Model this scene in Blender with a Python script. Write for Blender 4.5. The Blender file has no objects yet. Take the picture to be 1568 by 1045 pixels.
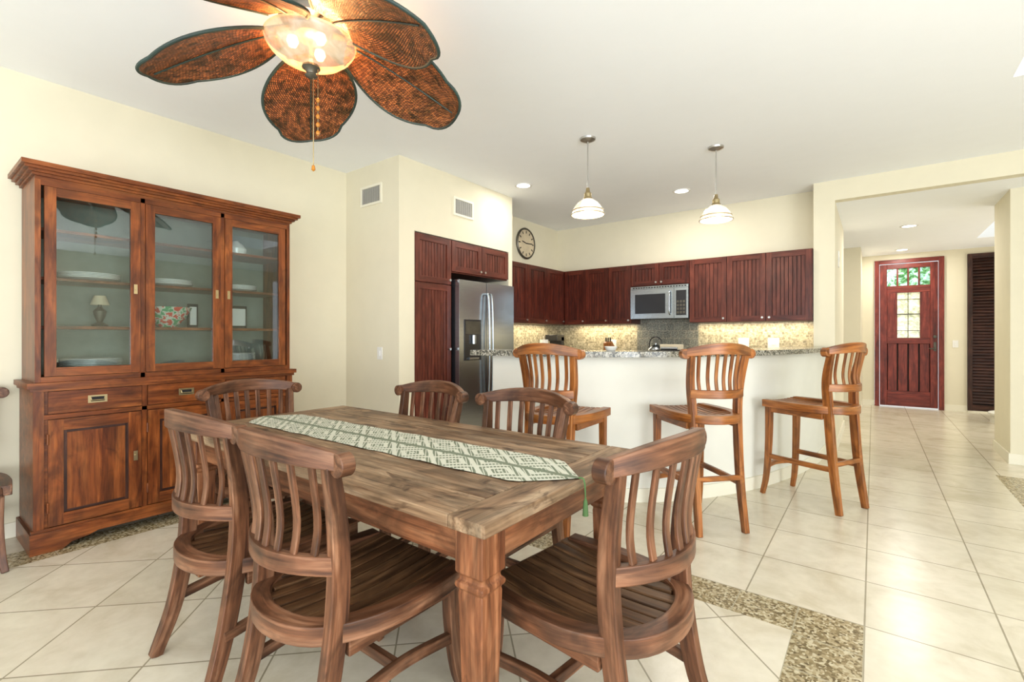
import bpy, bmesh, math, random
from mathutils import Vector, Matrix
random.seed(7)
sc = bpy.context.scene
V = Vector

# ------------------------------------------------------------------ materials
class NT:
    def __init__(s, name):
        s.m = bpy.data.materials.new(name); s.m.use_nodes = True
        s.t = s.m.node_tree; s.n = s.t.nodes; s.l = s.t.links
        s.b = s.n['Principled BSDF']; s.out = s.n['Material Output']
    def node(s, typ, **kw):
        n = s.n.new(typ)
        for k, v in kw.items():
            if k in n.inputs.keys(): s.setin(n, k, v)
            else: setattr(n, k, v)
        return n
    def setin(s, n, k, v):
        if isinstance(v, bpy.types.NodeSocket): s.l.new(v, n.inputs[k])
        else: n.inputs[k].default_value = v
    def math(s, op, a, b=0.0, clamp=False):
        n = s.n.new('ShaderNodeMath'); n.operation = op; n.use_clamp = clamp
        s.setin(n, 0, a); s.setin(n, 1, b); return n.outputs[0]
    def mix(s, f, a, b, mode='MIX'):
        n = s.n.new('ShaderNodeMix'); n.data_type = 'RGBA'; n.blend_type = mode
        s.setin(n, 0, f); s.setin(n, 6, a); s.setin(n, 7, b); return n.outputs[2]
    def ramp(s, f, stops):
        n = s.n.new('ShaderNodeValToRGB'); cr = n.color_ramp
        while len(cr.elements) < len(stops): cr.elements.new(.5)
        for e, (p, c) in zip(cr.elements, stops):
            e.position = p; e.color = (*c, 1)
        s.l.new(f, n.inputs[0]); return n.outputs[0]
    def mapping(s, vec, loc=(0,0,0), rot=(0,0,0), scale=(1,1,1)):
        n = s.n.new('ShaderNodeMapping'); s.l.new(vec, n.inputs[0])
        n.inputs[1].default_value = loc; n.inputs[2].default_value = rot; n.inputs[3].default_value = scale
        return n.outputs[0]
    def bump(s, h, st=.3, d=.005):
        n = s.n.new('ShaderNodeBump'); n.inputs['Strength'].default_value = st; n.inputs['Distance'].default_value = d
        s.l.new(h, n.inputs['Height']); s.l.new(n.outputs[0], s.b.inputs['Normal'])
    def noise(s, vec, scale, detail=4, dist=0, rough=.55):
        n = s.n.new('ShaderNodeTexNoise'); s.l.new(vec, n.inputs['Vector'])
        n.inputs['Scale'].default_value = scale; n.inputs['Detail'].default_value = detail
        n.inputs['Distortion'].default_value = dist; n.inputs['Roughness'].default_value = rough
        return n.outputs[0]

def c4(c): return (*c, 1)

def plain(name, col, rough=.5, metal=0, emis=None, es=0, var=.04):
    t = NT(name)
    g = t.node('ShaderNodeNewGeometry').outputs['Position']
    f = t.noise(g, 6, 3)
    lo = tuple(max(0, x*(1-var)) for x in col); hi = tuple(min(1, x*(1+var)) for x in col)
    t.l.new(t.ramp(f, [(.3, lo), (.7, hi)]), t.b.inputs['Base Color'])
    t.b.inputs['Roughness'].default_value = rough; t.b.inputs['Metallic'].default_value = metal
    if emis:
        t.b.inputs['Emission Color'].default_value = c4(emis); t.b.inputs['Emission Strength'].default_value = es
    return t.m

def wood(name, dark, mid, light, rough=.4, fine=1.0, blotch=.45, spec=.35, knots=0.0):
    t = NT(name)
    a = t.node('ShaderNodeAttribute'); a.attribute_name = 'gc'
    v = a.outputs['Vector']
    m1 = t.mapping(v, scale=(1.6, 22*fine, 22*fine))
    n1 = t.noise(m1, 1.4, 6, .8, .6)
    m2 = t.mapping(v, scale=(2.2, 5, 5))
    n2 = t.noise(m2, 1.6, 3, 1.5)
    m3 = t.mapping(v, scale=(6, 120, 120))
    n3 = t.noise(m3, 1.0, 3)
    c = t.ramp(n1, [(.30, dark), (.5, mid), (.72, light)])
    b = t.ramp(n2, [(.35, (1-blotch,)*3), (.62, (1.12,)*3)])
    c = t.mix(1.0, c, b, 'MULTIPLY')
    p = t.ramp(n3, [(.35, (.62,)*3), (.55, (1,)*3)])
    c = t.mix(.75, c, p, 'MULTIPLY')
    if knots:
        n4 = t.noise(t.mapping(v, scale=(5, 9, 9)), 1.0, 4, 1.2)
        k = t.ramp(n4, [(.60, (1, 1, 1)), (.70, (.30, .24, .2))])
        c = t.mix(knots, c, k, 'MULTIPLY')
    t.l.new(c, t.b.inputs['Base Color'])
    t.b.inputs['Roughness'].default_value = rough
    t.b.inputs['Specular IOR Level'].default_value = spec
    t.bump(n1, .15, .004)
    return t.m

M = {}
M['wall'] = plain('wall_paint', (.76, .705, .54), .8, var=.015)
M['ceil'] = plain('ceiling_paint', (.94, .96, .98), .9, var=.01)
M['trim'] = plain('trim_paint', (.82, .78, .64), .5, var=.01)
M['bar'] = plain('bar_paint', (.76, .75, .67), .8, var=.015)
M['white'] = plain('white_plastic', (.8, .79, .75), .4)
M['louvre'] = plain('vent_louvre', (.42, .41, .37), .5)
M['ceramic'] = plain('ceramic', (.85, .85, .82), .15)
M['black'] = plain('black_plastic', (.015, .015, .018), .25)
M['dark'] = plain('dark_gap', (.01, .008, .007), .8)
M['chrome'] = plain('brushed_nickel', (.55, .54, .52), .28, 1)
M['brass'] = plain('aged_brass', (.45, .36, .2), .35, 1)
M['hutch'] = wood('hutch_wood', (.085, .017, .003), (.21, .054, .011), (.33, .105, .025), .34, .75, .45, .35, .5)
M['hutch_in'] = plain('hutch_interior', (.23, .26, .22), .6, var=.15)
M['table'] = wood('table_wood', (.115, .060, .030), (.28, .175, .098), (.46, .33, .21), .5, .8, .45, .25, 1.0)
M['tleg'] = wood('table_leg_wood', (.085, .026, .010), (.23, .084, .034), (.37, .165, .077), .42, 1, .45, .3, .6)
M['chair'] = wood('chair_wood', (.050, .018, .009), (.158, .063, .029), (.32, .162, .09), .40, 1, .55, .35, .4)
M['seat'] = wood('seat_slat_wood', (.032, .014, .007), (.115, .053, .022), (.22, .117, .055), .42, 1, .5, .35)
M['stool'] = wood('stool_wood', (.13, .034, .006), (.31, .10, .020), (.46, .19, .055), .34, 1, .4, .4)
M['cherry'] = wood('cherry_cabinet_wood', (.035, .006, .003), (.085, .014, .007), (.145, .028, .014), .35, .7, .25)
M['cherryL'] = wood('cherry_cabinet_wood_lit', (.058, .012, .007), (.13, .029, .017), (.20, .055, .034), .33, .7, .25)  # paler copy of the cherry, with pinkish reflected light put into the colour
M['doorw'] = wood('front_door_wood', (.08, .012, .008), (.19, .029, .019), (.29, .055, .036), .4, .8, .25)
M['shut'] = wood('shutter_wood', (.015, .006, .004), (.05, .018, .012), (.10, .04, .025), .4)

def stainless():
    t = NT('stainless_steel')
    g = t.node('ShaderNodeNewGeometry').outputs['Position']
    n = t.noise(t.mapping(g, scale=(1, 1, 90)), 3, 3)
    t.l.new(t.ramp(n, [(.3, (.37, .41, .44)), (.7, (.50, .54, .57))]), t.b.inputs['Base Color'])
    t.b.inputs['Metallic'].default_value = 1; t.b.inputs['Roughness'].default_value = .24
    return t.m
M['steel'] = stainless()

def granite(name, stops, sc_=60):
    t = NT(name)
    g = t.node('ShaderNodeNewGeometry').outputs['Position']
    v = t.node('ShaderNodeTexVoronoi'); t.l.new(g, v.inputs['Vector']); v.inputs['Scale'].default_value = sc_
    s = t.node('ShaderNodeSeparateColor'); t.l.new(v.outputs['Color'], s.inputs[0])
    n = t.noise(g, sc_*.5, 4)
    f = t.math('ADD', t.math('MULTIPLY', s.outputs[0], .6), t.math('MULTIPLY', n, .4))
    t.l.new(t.ramp(f, stops), t.b.inputs['Base Color'])
    t.b.inputs['Roughness'].default_value = .15
    return t.m
M['granite'] = granite('speckled_granite', [(.25, (.03, .035, .03)), (.45, (.14, .13, .10)), (.6, (.30, .28, .22)), (.8, (.52, .50, .43))], 110)

def mosaic(name, size, cols, grout, nsc=45, con=.6):
    t = NT(name)
    g = t.node('ShaderNodeNewGeometry').outputs['Position']
    s = t.node('ShaderNodeSeparateXYZ'); t.l.new(g, s.inputs[0])
    c = t.node('ShaderNodeCombineXYZ')
    t.l.new(t.math('ADD', s.outputs[0], s.outputs[1]), c.inputs[0]); t.l.new(s.outputs[2], c.inputs[1])
    b = t.node('ShaderNodeTexBrick'); t.l.new(c.outputs[0], b.inputs['Vector'])
    b.offset = .5; b.inputs['Scale'].default_value = 1
    b.inputs['Brick Width'].default_value = size; b.inputs['Row Height'].default_value = size
    b.inputs['Mortar Size'].default_value = size*.05; b.inputs['Mortar'].default_value = c4(grout)
    b.inputs['Color1'].default_value = c4(cols[0]); b.inputs['Color2'].default_value = c4(cols[1])
    n = t.noise(g, nsc, 4)
    col = t.mix(con, b.outputs['Color'], t.ramp(n, [(.35, (.25, .23, .2)), (.65, (1.2, 1.18, 1.1))]), 'MULTIPLY')
    t.l.new(col, t.b.inputs['Base Color']); t.b.inputs['Roughness'].default_value = .25
    return t.m
M['splash'] = mosaic('backsplash_mosaic', .032, [(.64, .58, .42), (.32, .29, .20)], (.6, .55, .42))
M['splash2'] = mosaic('backsplash_granite_tile', .10, [(.30, .31, .28), (.20, .21, .19)], (.36, .34, .29), 70, .9)

def floor_mat():
    t = NT('floor_tile')
    g = t.node('ShaderNodeNewGeometry').outputs['Position']
    s = t.node('ShaderNodeSeparateXYZ'); t.l.new(g, s.inputs[0]); X, Y = s.outputs[0], s.outputs[1]
    def rng(v, a, b):
        return t.math('MULTIPLY', t.math('GREATER_THAN', v, a), t.math('LESS_THAN', v, b))
    def rect(a, b, c, d): return t.math('MULTIPLY', rng(X, a, b), rng(Y, c, d))
    outer = rect(-3.88, -.03, -1.3, 2.51); inner = rect(-3.64, -.27, -1.1, 2.29)
    outer2 = rect(.86, 9, -9, 5.94); inner2 = rect(1.10, 9, -9, 5.70)
    diag = t.math('MAXIMUM', inner, inner2)
    strip = t.math('SUBTRACT', t.math('MAXIMUM', outer, outer2), diag, True)
    def brick(loc, rz):
        b = t.node('ShaderNodeTexBrick'); t.l.new(t.mapping(g, loc, (0, 0, rz)), b.inputs['Vector'])
        b.offset = 0; b.squash = 1; b.inputs['Scale'].default_value = 1
        b.inputs['Brick Width'].default_value = .46; b.inputs['Row Height'].default_value = .46
        b.inputs['Mortar Size'].default_value = .0035; b.inputs['Mortar Smooth'].default_value = .1
        b.inputs['Color1'].default_value = (.75, .69, .56, 1); b.inputs['Color2'].default_value = (.69, .635, .50, 1)
        b.inputs['Mortar'].default_value = (.34, .30, .21, 1)
        return b
    A = brick((.03, .25, 0), 0); B = brick((.1, .2, 0), math.radians(45))
    col = t.mix(diag, A.outputs['Color'], B.outputs['Color'])
    n = t.noise(g, 3.0, 7, .8, .62); n2 = t.noise(g, 14, 5)
    col = t.mix(1.0, col, t.ramp(n, [(.32, (.85, .82, .76)), (.5, (.99, .98, .97)), (.7, (1.07, 1.07, 1.06))]), 'MULTIPLY')
    col = t.mix(.6, col, t.ramp(n2, [(.3, (.88, .87, .83)), (.6, (1, 1, 1))]), 'MULTIPLY')
    v = t.node('ShaderNodeTexVoronoi'); t.l.new(g, v.inputs['Vector']); v.inputs['Scale'].default_value = 95
    sp = t.node('ShaderNodeSeparateColor'); t.l.new(v.outputs['Color'], sp.inputs[0])
    mos = t.ramp(sp.outputs[0], [(.0, (.11, .08, .035)), (.3, (.25, .19, .095)), (.6, (.40, .32, .18)), (1, (.62, .55, .38))])
    bb = t.node('ShaderNodeTexBrick'); t.l.new(t.mapping(g, (.03+.24*4, -2.51+.24*12, 0)), bb.inputs['Vector'])
    bb.offset = 0; bb.inputs['Scale'].default_value = 1; bb.inputs['Brick Width'].default_value = .24
    bb.inputs['Row Height'].default_value = .24; bb.inputs['Mortar Size'].default_value = .003
    mos = t.mix(bb.outputs['Fac'], mos, (.4, .36, .25, 1))
    col = t.mix(strip, col, mos)
    t.l.new(col, t.b.inputs['Base Color'])
    t.b.inputs['Roughness'].default_value = .25
    t.b.inputs['Specular IOR Level'].default_value = .45
    h = t.math('SUBTRACT', 1.0, t.mix(diag, A.outputs['Fac'], B.outputs['Fac']))
    t.bump(h, .25, .002)
    return t.m
M['floor'] = floor_mat()

def glass_mat(name, tint=(1, 1, 1), base=.06):
    t = NT(name)
    tr = t.node('ShaderNodeBsdfTransparent'); tr.inputs[0].default_value = c4(tint)
    gl = t.node('ShaderNodeBsdfGlossy'); gl.inputs['Roughness'].default_value = .01
    fr = t.node('ShaderNodeFresnel'); fr.inputs[0].default_value = 1.5
    mx = t.node('ShaderNodeMixShader')
    t.l.new(t.math('ADD', fr.outputs[0], base, True), mx.inputs[0])
    t.l.new(tr.outputs[0], mx.inputs[1]); t.l.new(gl.outputs[0], mx.inputs[2])
    t.l.new(mx.outputs[0], t.out.inputs[0]); return t.m
M['glass'] = glass_mat('cabinet_glass', (.90, .95, .94), .03)

def lampglass(name, col, es, tr=0.0):
    t = NT(name)
    g = t.node('ShaderNodeNewGeometry').outputs['Position']
    n = t.noise(g, 9, 4, 1.5)
    c = t.ramp(n, [(.35, tuple(x*y for x, y in zip(col, (.78, .64, .50)))), (.65, col)])
    t.l.new(c, t.b.inputs['Base Color']); t.l.new(c, t.b.inputs['Emission Color'])
    t.b.inputs['Emission Strength'].default_value = es
    t.b.inputs['Roughness'].default_value = .2
    if tr:
        x = t.node('ShaderNodeBsdfTransparent'); x.inputs[0].default_value = (1, .82, .6, 1)
        mx = t.node('ShaderNodeMixShader'); mx.inputs[0].default_value = tr
        t.l.new(t.b.outputs[0], mx.inputs[1]); t.l.new(x.outputs[0], mx.inputs[2]); t.l.new(mx.outputs[0], t.out.inputs[0])
    return t.m
M['bowl'] = lampglass('alabaster_glass', (.92, .80, .62), .30, .36)
M['pend'] = lampglass('opal_glass', (1, .95, .82), .75)
M['bulb'] = plain('lit_bulb', (1, 1, 1), .5, 0, (1, .93, .8), 4)
M['can'] = plain('lit_downlight', (1, 1, 1), .5, 0, (1, .97, .9), 5)

def weave(name):
    t = NT(name)
    a = t.node('ShaderNodeAttribute'); a.attribute_name = 'gc'; v = a.outputs['Vector']
    b = t.node('ShaderNodeTexBrick'); t.l.new(t.mapping(v, rot=(0, 0, .4)), b.inputs['Vector'])
    b.inputs['Scale'].default_value = 1; b.inputs['Brick Width'].default_value = .016; b.inputs['Row Height'].default_value = .008
    b.inputs['Mortar Size'].default_value = .0014
    b.inputs['Color1'].default_value = (.46, .18, .06, 1); b.inputs['Color2'].default_value = (.15, .058, .026, 1)
    b.inputs['Mortar'].default_value = (.02, .009, .005, 1)
    n = t.noise(v, 22, 6, .5)
    c = t.mix(.9, b.outputs['Color'], t.ramp(n, [(.36, (.20, .28, .26)), (.58, (1.3, 1.15, 1.05))]), 'MULTIPLY')
    t.l.new(c, t.b.inputs['Base Color']); t.b.inputs['Roughness'].default_value = .42
    t.bump(t.math('SUBTRACT', n, t.math('MULTIPLY', b.outputs['Fac'], .6)), 1.0, .008)
    return t.m
M['weave'] = weave('woven_palm')
M['rimteal'] = plain('verdigris_binding', (.022, .042, .035), .6, var=.4)
M['bronze'] = plain('weathered_bronze', (.10, .09, .07), .4, .6, var=.3)
M['amber'] = plain('amber_bead', (.5, .2, .03), .2)

def runner_mat():
    t = NT('runner_cloth')
    a = t.node('ShaderNodeTexCoord').outputs['Object']
    s = t.node('ShaderNodeSeparateXYZ'); t.l.new(a, s.inputs[0]); X, Y = s.outputs[0], s.outputs[1]
    def tri(v, p):
        return t.math('ABSOLUTE', t.math('SUBTRACT', t.math('FRACT', t.math('DIVIDE', v, p)), .5))
    d = t.math('ADD', tri(X, .22), t.math('MULTIPLY', tri(Y, .18), 1.0))
    r = t.math('FRACT', t.math('MULTIPLY', d, 4.0))
    m1 = t.math('LESS_THAN', t.math('ABSOLUTE', t.math('SUBTRACT', r, .5)), .24)
    band = t.math('GREATER_THAN', tri(Y, .30), .455)
    st = t.math('LESS_THAN', tri(t.math('ADD', X, Y), .018), .14)
    m = t.math('MAXIMUM', t.math('MULTIPLY', m1, t.math('SUBTRACT', 1.0, st)), band)
    n = t.noise(a, 300, 2)
    green = t.ramp(n, [(.3, (.11, .14, .09)), (.7, (.24, .275, .19))])
    cream = t.ramp(n, [(.3, (.50, .51, .40)), (.7, (.73, .74, .64))])
    t.l.new(t.mix(m, cream, green), t.b.inputs['Base Color']); t.b.inputs['Roughness'].default_value = .9
    t.bump(n, .4, .002); return t.m
M['runner'] = runner_mat()
M['tassel'] = plain('green_tassel', (.08, .16, .05), .8)

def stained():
    t = NT('backlit_garden_glass')
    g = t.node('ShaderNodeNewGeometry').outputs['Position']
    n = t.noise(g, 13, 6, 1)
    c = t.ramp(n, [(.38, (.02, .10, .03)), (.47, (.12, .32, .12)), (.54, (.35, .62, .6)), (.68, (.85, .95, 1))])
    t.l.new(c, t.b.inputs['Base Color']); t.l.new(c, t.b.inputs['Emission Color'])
    t.b.inputs['Emission Strength'].default_value = .6; t.b.inputs['Roughness'].default_value = .1  # daylight and greenery outside painted into the pane as noise colour plus emission
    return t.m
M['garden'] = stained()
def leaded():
    t = NT('backlit_door_glass')
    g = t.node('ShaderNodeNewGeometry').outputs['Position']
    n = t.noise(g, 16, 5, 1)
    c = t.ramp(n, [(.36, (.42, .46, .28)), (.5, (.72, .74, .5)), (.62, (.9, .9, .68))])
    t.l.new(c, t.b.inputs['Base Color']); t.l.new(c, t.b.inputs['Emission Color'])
    t.b.inputs['Emission Strength'].default_value = .45; t.b.inputs['Roughness'].default_value = .1  # pane glows by emission, standing in for daylight behind the glass
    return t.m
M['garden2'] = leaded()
def floral():
    t = NT('painted_bowl')
    g = t.node('ShaderNodeNewGeometry').outputs['Position']
    n = t.noise(g, 28, 2)
    c = t.ramp(n, [(.40, (.10, .35, .16)), (.46, (.7, .7, .6)), (.51, (.7, .7, .6)), (.56, (.65, .08, .05))])
    t.l.new(c, t.b.inputs['Base Color']); t.b.inputs['Roughness'].default_value = .2; return t.m
M['floral'] = floral()
M['clockface'] = plain('clock_face', (.62, .52, .36), .5, var=.15)

# ------------------------------------------------------------------ mesh builder
class MB:
    def __init__(s): s.v = []; s.f = []; s.m = []; s.g = []; s.mats = []
    def mi(s, k):
        m = M[k]
        if m not in s.mats: s.mats.append(m)
        return s.mats.index(m)
    def add(s, vs, fs, mat, g=None):
        off = len(s.v); vs = [V(p) for p in vs]
        r = V((random.uniform(0, 50), random.uniform(0, 50), random.uniform(0, 50)))
        if g is None:
            d = [max(p[i] for p in vs)-min(p[i] for p in vs) for i in range(3)]
            ax = d.index(max(d)); o = [i for i in range(3) if i != ax]
            g = [V((p[ax], p[o[0]], p[o[1]])) for p in vs]
        s.v += vs; s.g += [V(a)+r for a in g]
        s.f += [tuple(i+off for i in f) for f in fs]; s.m += [s.mi(mat)]*len(fs)
    def box(s, x0, x1, y0, y1, z0, z1, mat):
        x0, x1 = min(x0, x1), max(x0, x1); y0, y1 = min(y0, y1), max(y0, y1); z0, z1 = min(z0, z1), max(z0, z1)
        vs = [(x, y, z) for x in (x0, x1) for y in (y0, y1) for z in (z0, z1)]
        s.add(vs, [(0, 1, 3, 2), (4, 6, 7, 5), (0, 4, 5, 1), (2, 3, 7, 6), (0, 2, 6, 4), (1, 5, 7, 3)], mat)
    def sweep(s, path, w, h, mat, up=(0, 0, 1), n=0, closed=False):
        """rectangular (n=0) or n-gon section; w across, h along up; w,h scalars or lists"""
        path = [V(p) for p in path]; N = len(path)
        W = w if isinstance(w, (list, tuple)) else [w]*N
        H = h if isinstance(h, (list, tuple)) else [h]*N
        vs = []; g = []; L = 0; up = V(up)
        for i, p in enumerate(path):
            a = path[(i-1) % N] if (i > 0 or closed) else p
            b = path[(i+1) % N] if (i < N-1 or closed) else p
            t = (b-a).normalized(); sd = t.cross(up)
            if sd.length < 1e-4: sd = t.cross(V((0, 1, .01)))
            sd.normalize(); u = sd.cross(t).normalized()
            if i: L += (p-path[i-1]).length
            if n: sec = [(math.cos(2*math.pi*k/n)*.5, math.sin(2*math.pi*k/n)*.5) for k in range(n)]
            else: sec = [(-.5, -.5), (.5, -.5), (.5, .5), (-.5, .5)]
            for (q, r) in sec:
                vs.append(p+sd*q*W[i]+u*r*H[i]); g.append((L, q*W[i], r*H[i]))
        k = n or 4; fs = []
        for i in range(N if closed else N-1):
            for j in range(k):
                a0 = i*k+j; a1 = i*k+(j+1) % k; i2 = (i+1) % N
                fs.append((a0, a1, i2*k+(j+1) % k, i2*k+j))
        if not closed:
            fs.append(tuple(range(k))[::-1]); fs.append(tuple((N-1)*k+j for j in range(k)))
        s.add(vs, fs, mat, g)
    def cyl(s, a, b, r, mat, n=16, r2=None):
        r2 = r if r2 is None else r2
        d = (V(b)-V(a)).normalized(); up = (0, 0, 1) if abs(d.z) < .9 else (0, 1, 0)
        s.sweep([a, b], [2*r, 2*r2], [2*r, 2*r2], mat, up, n)
    def lathe(s, prof, c, mat, n=32, axis='z', shell=False):
        vs = []; c = V(c)
        for (r, z) in prof:
            for k in range(n):
                a = 2*math.pi*k/n
                p = V((r*math.cos(a), r*math.sin(a), z))
                if axis == 'x': p = V((p.z, p.x, p.y))
                if axis == 'y': p = V((p.x, p.z, p.y))
                vs.append(c+p)
        fs = []
        for i in range(len(prof)-1):
            for k in range(n):
                fs.append((i*n+k, i*n+(k+1) % n, (i+1)*n+(k+1) % n, (i+1)*n+k))
        if not shell:
            fs.append(tuple(range(n))[::-1]); fs.append(tuple((len(prof)-1)*n+k for k in range(n)))
        s.add(vs, fs, mat)
    def prism(s, poly, mp, d0, d1, mat):
        n = len(poly)
        vs = [mp(u, w, d0) for u, w in poly]+[mp(u, w, d1) for u, w in poly]
        fs = [tuple(range(n))[::-1], tuple(range(n, 2*n))]+[(i, (i+1) % n, n+(i+1) % n, n+i) for i in range(n)]
        s.add(vs, fs, mat)
    def mbox(s, mp, u0, u1, w0, w1, d0, d1, mat):
        a = mp(u0, w0, d0); b = mp(u1, w1, d1)
        s.box(a[0], b[0], a[1], b[1], a[2], b[2], mat)
    def mesh(s, name):
        me = bpy.data.meshes.new(name); me.from_pydata([tuple(p) for p in s.v], [], s.f)
        at = me.attributes.new('gc', 'FLOAT_VECTOR', 'POINT')
        at.data.foreach_set('vector', [c for p in s.g for c in p])
        for m in s.mats: me.materials.append(m)
        me.polygons.foreach_set('material_index', s.m)
        bm = bmesh.new(); bm.from_mesh(me); bmesh.ops.recalc_face_normals(bm, faces=bm.faces); bm.to_mesh(me); bm.free()
        me.polygons.foreach_set('use_smooth', [True]*len(me.polygons))
        me.set_sharp_from_angle(angle=math.radians(38))
        me.update(); return me
    def obj(s, name, bevel=0, loc=(0, 0, 0), rz=0, me=None):
        o = bpy.data.objects.new(name, me or s.mesh(name)); sc.collection.objects.link(o)
        o.location = loc; o.rotation_euler = (0, 0, rz)
        if bevel:
            b = o.modifiers.new('bevel', 'BEVEL'); b.width = bevel; b.segments = 2
            b.limit_method = 'ANGLE'; b.angle_limit = math.radians(40); b.harden_normals = True
        return o

def simple(name, boxes, bevel=0):
    b = MB()
    for bx in boxes: b.box(*bx)
    return b.obj(name, bevel)
def walls(name, boxes):
    for i, bx in enumerate(boxes): simple(name if i == 0 else '%s.%03d' % (name, i), [bx])
def cat(pts, n=8):
    pts = [V(p) for p in pts]; out = []
    P = [pts[0]*2-pts[1]]+pts+[pts[-1]*2-pts[-2]]
    for i in range(1, len(P)-2):
        for k in range(n):
            t = k/n; a, b, c, d = P[i-1], P[i], P[i+1], P[i+2]
            out.append(.5*((2*b)+(-a+c)*t+(2*a-5*b+4*c-d)*t*t+(-a+3*b-3*c+d)*t**3))
    out.append(pts[-1]); return out

# ------------------------------------------------------------------ room shell
CZ = 2.86; HZ = 2.65
simple('floor', [(-4.35, 5, -3, 10.8, -.1, 0, 'floor')])
def slab_hole(b, x0, x1, y0, y1, z0, z1, hx0, hx1, hy0, hy1, mat, well=.35):
    b.box(x0, hx0, y0, y1, z0, z1, mat); b.box(hx1, x1, y0, y1, z0, z1, mat)
    b.box(hx0, hx1, y0, hy0, z0, z1, mat); b.box(hx0, hx1, hy1, y1, z0, z1, mat)
    zt = z1+well
    b.box(hx0-.04, hx0, hy0-.04, hy1+.04, z1, zt, mat); b.box(hx1, hx1+.04, hy0-.04, hy1+.04, z1, zt, mat)
    b.box(hx0, hx1, hy0-.04, hy0, z1, zt, mat); b.box(hx0, hx1, hy1, hy1+.04, z1, zt, mat)
b = MB(); slab_hole(b, -4.35, 5, -3, 6.42, CZ, CZ+.1, .70, 1.65, 3.35, 4.29, 'ceil'); b.obj('ceiling')
b = MB(); b.box(-.32, 5, 6.12, 6.42, HZ, CZ, 'ceil'); slab_hole(b, -2.2, 5, 6.42, 10.8, HZ, CZ, 1.19, 2.1, 8.2, 9.56, 'ceil'); b.obj('ceiling_hall')
simple('wall_left', [(-4.35, -4.2, -3, 2.79, 0, CZ, 'wall')])
walls('wall_alcove', [
    (-4.35, -3.39, 2.79, 2.97, 0, CZ, 'wall'),
    (-4.35, -3.39, 2.97, 4.40, 2.21, CZ, 'wall'),
    (-4.35, -3.39, 4.40, 4.47, 0, CZ, 'wall'),
    (-4.35, -4.15, 2.97, 4.40, 0, 2.21, 'wall')])
simple('wall_clock', [(-4.1, -3.9, 4.47, 6.42, 0, CZ, 'wall')])
simple('wall_kitchen_back', [(-3.9, -.51, 6.3, 6.42, 0, CZ, 'wall')])
walls('wall_beam', [(-.51, -.32, 6.0, 6.42, 0, CZ, 'wall'), (-.32, 5, 6.0, 6.12, HZ, CZ, 'wall')])
simple('wall_hall_left', [(-.44, -.32, 6.42, 7.80, 0, HZ, 'wall')])
walls('wall_corridor', [(-2.2, -.44, 7.68, 7.80, 0, HZ, 'wall'), (-2.2, -2.08, 7.8, 9.4, 0, HZ, 'wall'),
                         (-2.2, -.16, 9.4, 10.6, 0, HZ, 'wall')])
simple('wall_right', [(1.05, 5, 6.55, 7.3, 0, HZ, 'wall')])
simple('wall_side', [(4.7, 4.8, 1.4, 6.0, 0, CZ, 'wall')])
simple('wall_hall_right', [(3.0, 3.12, 7.3, 10.6, 0, HZ, 'wall')])
walls('wall_entry', [(-.16, .015, 10.6, 10.8, 0, HZ, 'wall'), (.935, 1.21, 10.6, 10.8, 0, HZ, 'wall'),
                      (.015, .935, 10.6, 10.8, 2.56, HZ, 'wall'), (1.21, 1.75, 10.6, 10.8, 2.56, HZ, 'wall'),
                      (1.75, 3.12, 10.6, 10.8, 0, HZ, 'wall')])
simple('baseboard_left', [(-4.2, -4.187, -3, 2.79, 0, .09, 'trim'), (-4.187, -3.39, 2.777, 2.79, 0, .09, 'trim')])
simple('baseboard_hall', [(-.32, -.307, 6.0, 7.8, 0, .10, 'trim'), (-.16, -.147, 9.4, 10.6, 0, .10, 'trim'),
                          (-1.9, -.147, 9.387, 9.4, 0, .10, 'trim'), (-.147, .015, 10.587, 10.6, 0, .1, 'trim'),
                          (.935, 1.21, 10.587, 10.6, 0, .1, 'trim')])
simple('baseboard_right', [(1.037, 1.05, 6.55, 7.3, 0, .10, 'trim'), (1.037, 5, 6.537, 6.55, 0, .10, 'trim')])
b = MB(); b.lathe([(0, 0), (.42, 0), (.42, .11), (.44, .115), (.44, .14), (0, .14)], (1.75, 9.55, 0), 'bar', 40, shell=True); b.obj('entry_step')

# ------------------------------------------------------------------ front door
b = MB(); mp = lambda u, w, d: (u, 10.62-d, w)
J = 'doorw'
b.mbox(mp, .017, .085, 0, 2.555, -.02, .05, J); b.mbox(mp, .865, .933, 0, 2.555, -.02, .05, J)
b.mbox(mp, .085, .865, 2.49, 2.555, -.02, .05, J)
for (u0, u1, w0, w1) in [(.09, .19, .02, 2.48), (.76, .86, .02, 2.48), (.19, .76, .02, .28), (.19, .76, 2.40, 2.48),
                         (.19, .76, 1.98, 2.10), (.19, .33, 1.20, 1.98), (.63, .76, 1.20, 1.98), (.19, .76, 1.10, 1.20)]:
    b.mbox(mp, u0, u1, w0, w1, -.05, .01, J)
for i in range(1, 4): b.mbox(mp, .19+.1425*i-.012, .19+.1425*i+.012, 2.10, 2.40, -.04, .008, J)
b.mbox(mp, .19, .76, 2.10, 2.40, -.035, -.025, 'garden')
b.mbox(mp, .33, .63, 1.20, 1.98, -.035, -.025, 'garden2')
b.mbox(mp, .33, .63, 1.60, 1.616, -.04, .0, 'bronze'); b.mbox(mp, .47, .48, 1.20, 1.98, -.04, -.015, 'bronze')
b.mbox(mp, .33, .63, 1.32, 1.328, -.04, -.015, 'bronze'); b.mbox(mp, .33, .63, 1.86, 1.868, -.04, -.015, 'bronze')
for i in range(4):
    b.mbox(mp, .19+.1425*i+.01, .19+.1425*(i+1)-.01, .28, 1.10, -.04, -.005, J)
b.mbox(mp, .19, .76, .28, 1.2, -.05, -.03, 'dark')
b.mbox(mp, .80, .84, .98, 1.13, .01, .02, 'bronze')
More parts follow.
